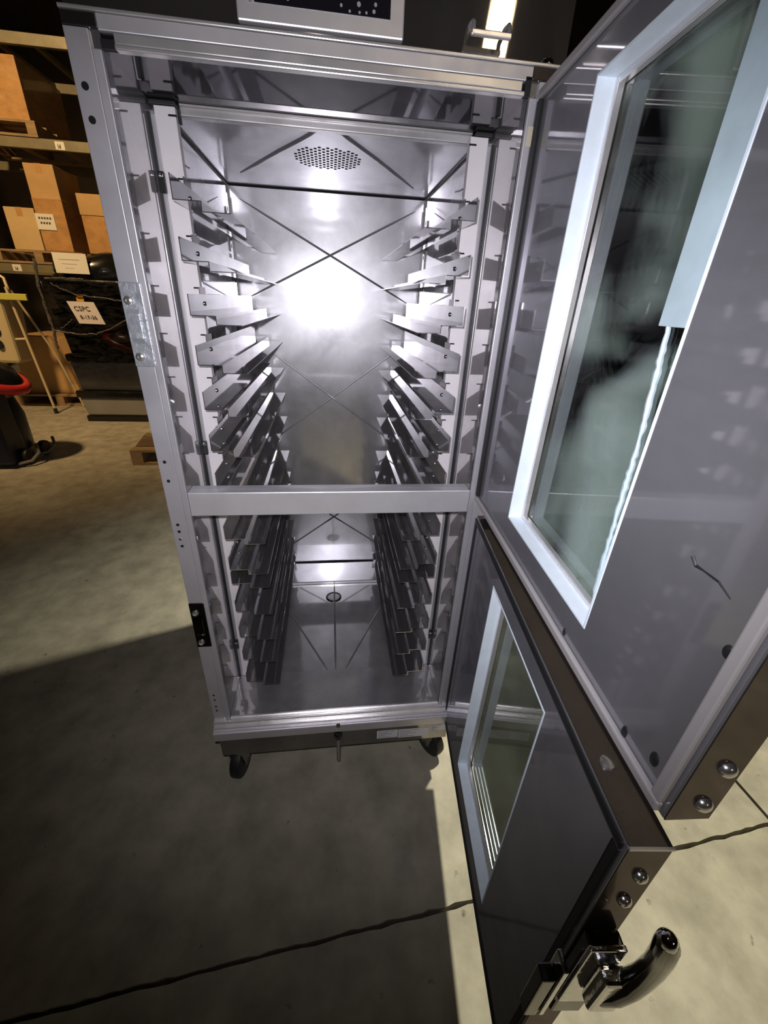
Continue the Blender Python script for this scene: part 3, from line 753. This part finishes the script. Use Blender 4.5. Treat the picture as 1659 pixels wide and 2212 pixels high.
strand([(-2.34, yf, 0.94), (-2.27, yf, 0.98), (-2.21, yf, 1.03)], 0.005)
build('film_sheet', MB().box(SX0-0.012, SX1+0.012, SY-0.009, SY-0.008, 0.40, 1.36), 'stretch_wrap', film)
p1 = tag(build('paper_sign', MB().prism_x([(SY-0.020, 1.42), (SY-0.018, 1.42), (SY-0.016, 1.585), (SY-0.018, 1.585)], -2.245, -1.955), 'paper'),
         'blank looking white paper on top of the wrapped tote stack', 'sign')
for k in range(3):
    build('faint_writing', MB().box(-2.20+0.02*k, -2.02-0.03*k, SY-0.0210, SY-0.0201, 1.462+0.035*(2-k), 1.465+0.035*(2-k)), 'print_faint', p1)
# the dated sign
p2m = MB(); p2m.v = [(-2.228, SY-0.022, 1.185), (-1.985, SY-0.022, 1.185), (-1.925, SY-0.016, 0.99), (-2.165, SY-0.016, 0.99)]
p2m.v += [(x, y+0.002, z) for x, y, z in p2m.v]; p2m.f = [(0, 1, 2, 3), (4, 7, 6, 5), (0, 4, 5, 1), (1, 5, 6, 2), (2, 6, 7, 3), (3, 7, 4, 0)]
p2 = tag(build('paper_sign', p2m, 'paper_pink'), 'white paper sign lettered CSPC 8-17-26 on the black totes', 'sign')
tag(build('tape_tab', MB().box(-2.135, -2.07, SY-0.016, SY-0.013, 1.187, 1.23), 'orange_tape'), 'orange tape tab above the lettered paper sign', 'tape')
def text(body, size, loc, shear=0.0):
    cu = bpy.data.curves.new('lettering', 'FONT'); cu.body = body; cu.size = size; cu.extrude = 0.0006; cu.space_character = 1.08
    cu.offset = 0.0004
    to = bpy.data.objects.new('lettering_tmp', cu); COL.objects.link(to)
    dg = bpy.context.evaluated_depsgraph_get()
    me = bpy.data.meshes.new_from_object(to.evaluated_get(dg))
    bpy.data.objects.remove(to)
    for v in me.vertices:
        x, y, z = v.co; v.co = (x - shear*y, -z, y)
    me.materials.clear(); me.materials.append(MATS['ink'])
    o = bpy.data.objects.new('lettering', me); link(o, p2, loc); return o
text('CSPC', 0.056, (-2.170, SY-0.0235, 1.105), 0.25)
text('8-17-26', 0.044, (-2.135, SY-0.0225, 1.035), 0.25)

# cream high stand with splayed legs
hc = empty('high_chair', (-3.0, 4.3, 0), 'cream plastic high chair with splayed metal legs and yellow bar beside the totes', 'chair')
for x0, x1 in ((-2.915, -2.865), (-3.42, -3.50)):
    lg = build('leg', MB().tube([(x0, 4.30, 1.28), ((x0+x1)/2, 4.34, 0.68), (x1, 4.38, 0.05)], 0.013, 8), 'cream_metal', hc, smooth=True)
    build('foot', MB().cyl((x1, 4.38, 0.06), (x1+0.004, 4.383, 0.0), 0.018, 0.022, 10), 'black_rubber', lg)
for x0, x1 in ((-2.915, -2.72), (-3.42, -3.60)):
    build('leg', MB().tube([(x0, 4.36, 1.25), ((x0+x1)/2, 4.6, 0.65), (x1, 4.70, 0.02)], 0.012, 8), 'cream_metal', hc, smooth=True)
build('rung', MB().tube([(-2.885, 4.34, 0.80), (-3.46, 4.34, 0.76)], 0.011, 8), 'cream_metal', hc)
build('seat_shell', MB().frustum(-3.42, -2.98, 4.26, 4.60, 0.55, 1.19, 0.04, 0.05), 'cream_plastic', hc, bevel=0.03)
for x, z in ((-3.06, 0.87), (-3.08, 0.74)):
    build('shell_opening', MB().lathe([(0.045, 0), (0.045, 0.012)], (0, 0, 0), 18, 'y').map(lambda a, b_, c_: (x+a*0.75-0.06, 4.292+b_-0.015, z+c_)), 'hole_black', hc)
build('tray_bar', MB().box(-3.45, -2.72, 4.245, 4.275, 1.165, 1.225), 'yellow_plastic', hc, bevel=0.006)
build('back_hoop', MB().tube([(-3.4, 4.34, 1.22), (-3.38, 4.34, 1.36), (-3.33, 4.34, 1.385), (-2.97, 4.34, 1.385), (-2.93, 4.34, 1.36), (-2.915, 4.33, 1.22)], 0.014, 8), 'cream_metal', hc, smooth=True)

# floor machine at the left edge
fm_ = empty('floor_machine', (-2.45, 2.85, 0), 'black and navy floor machine with a red rim at the left edge', 'machine')
build('drum', MB().lathe([(0.20, 0.06), (0.25, 0.10), (0.255, 0.30), (0.22, 0.42), (0.10, 0.48)], (-2.47, 2.85, 0.0), 30).map(lambda x, y, z: (x, y, z*1.25-0.02)), 'navy_plastic', fm_, smooth=True)
build('hood', MB().lathe([(0.02, 0.16), (0.15, 0.13), (0.215, 0.05), (0.22, 0.0), (0.16, -0.02)], (0, 0, 0), 30).map(
    lambda x, y, z: (-2.30+x*0.93+z*0.30, 2.80+y*0.9, 0.64+z*0.95-x*0.40)), 'black_plastic', fm_, smooth=True)
rp = []
for i in range(33):
    a = 2*math.pi*i/32; x, y = 0.225*math.cos(a), 0.225*math.sin(a)
    rp.append((-2.30+x*0.93, 2.80+y*0.9, 0.675-x*0.40))
build('red_rim', MB().tube(rp, 0.038, 10), 'red_plastic', fm_, smooth=True)
mk = MB().box(-2.295, -2.28, 2.585, 2.590, 0.44, 0.58).box(-2.36, -2.28, 2.585, 2.590, 0.425, 0.442).box(-2.335, -2.318, 2.585, 2.59, 0.28, 0.41)
build('white_mark', mk.map(lambda x, y, z: (x+(0.43-z)*0.25-0.005, y+0.0, z)), 'white_print', fm_)
build('front_skirt', MB().frustum(-2.52, -2.22, 2.592, 2.80, 0.035, 0.60, -0.02, 0.0), 'navy_plastic', fm_, bevel=0.02)
for x, y in ((-2.18, 2.74), (-2.18, 2.96), (-2.66, 2.75)):
    wl = build('wheel', MB().lathe([(0.03, -0.02), (0.06, -0.02), (0.064, 0.0), (0.06, 0.02), (0.03, 0.02)], (x, y, 0.0645), 20, 'x'), 'black_rubber', fm_, smooth=True)
    build('wheel_guard', MB().tube([(x-0.02, y-0.10, 0.03), (x+0.06, y-0.06, 0.045), (x+0.085, y+0.01, 0.09), (x+0.05, y+0.06, 0.14)], 0.012, 8), 'grey_metal', fm_, smooth=True)
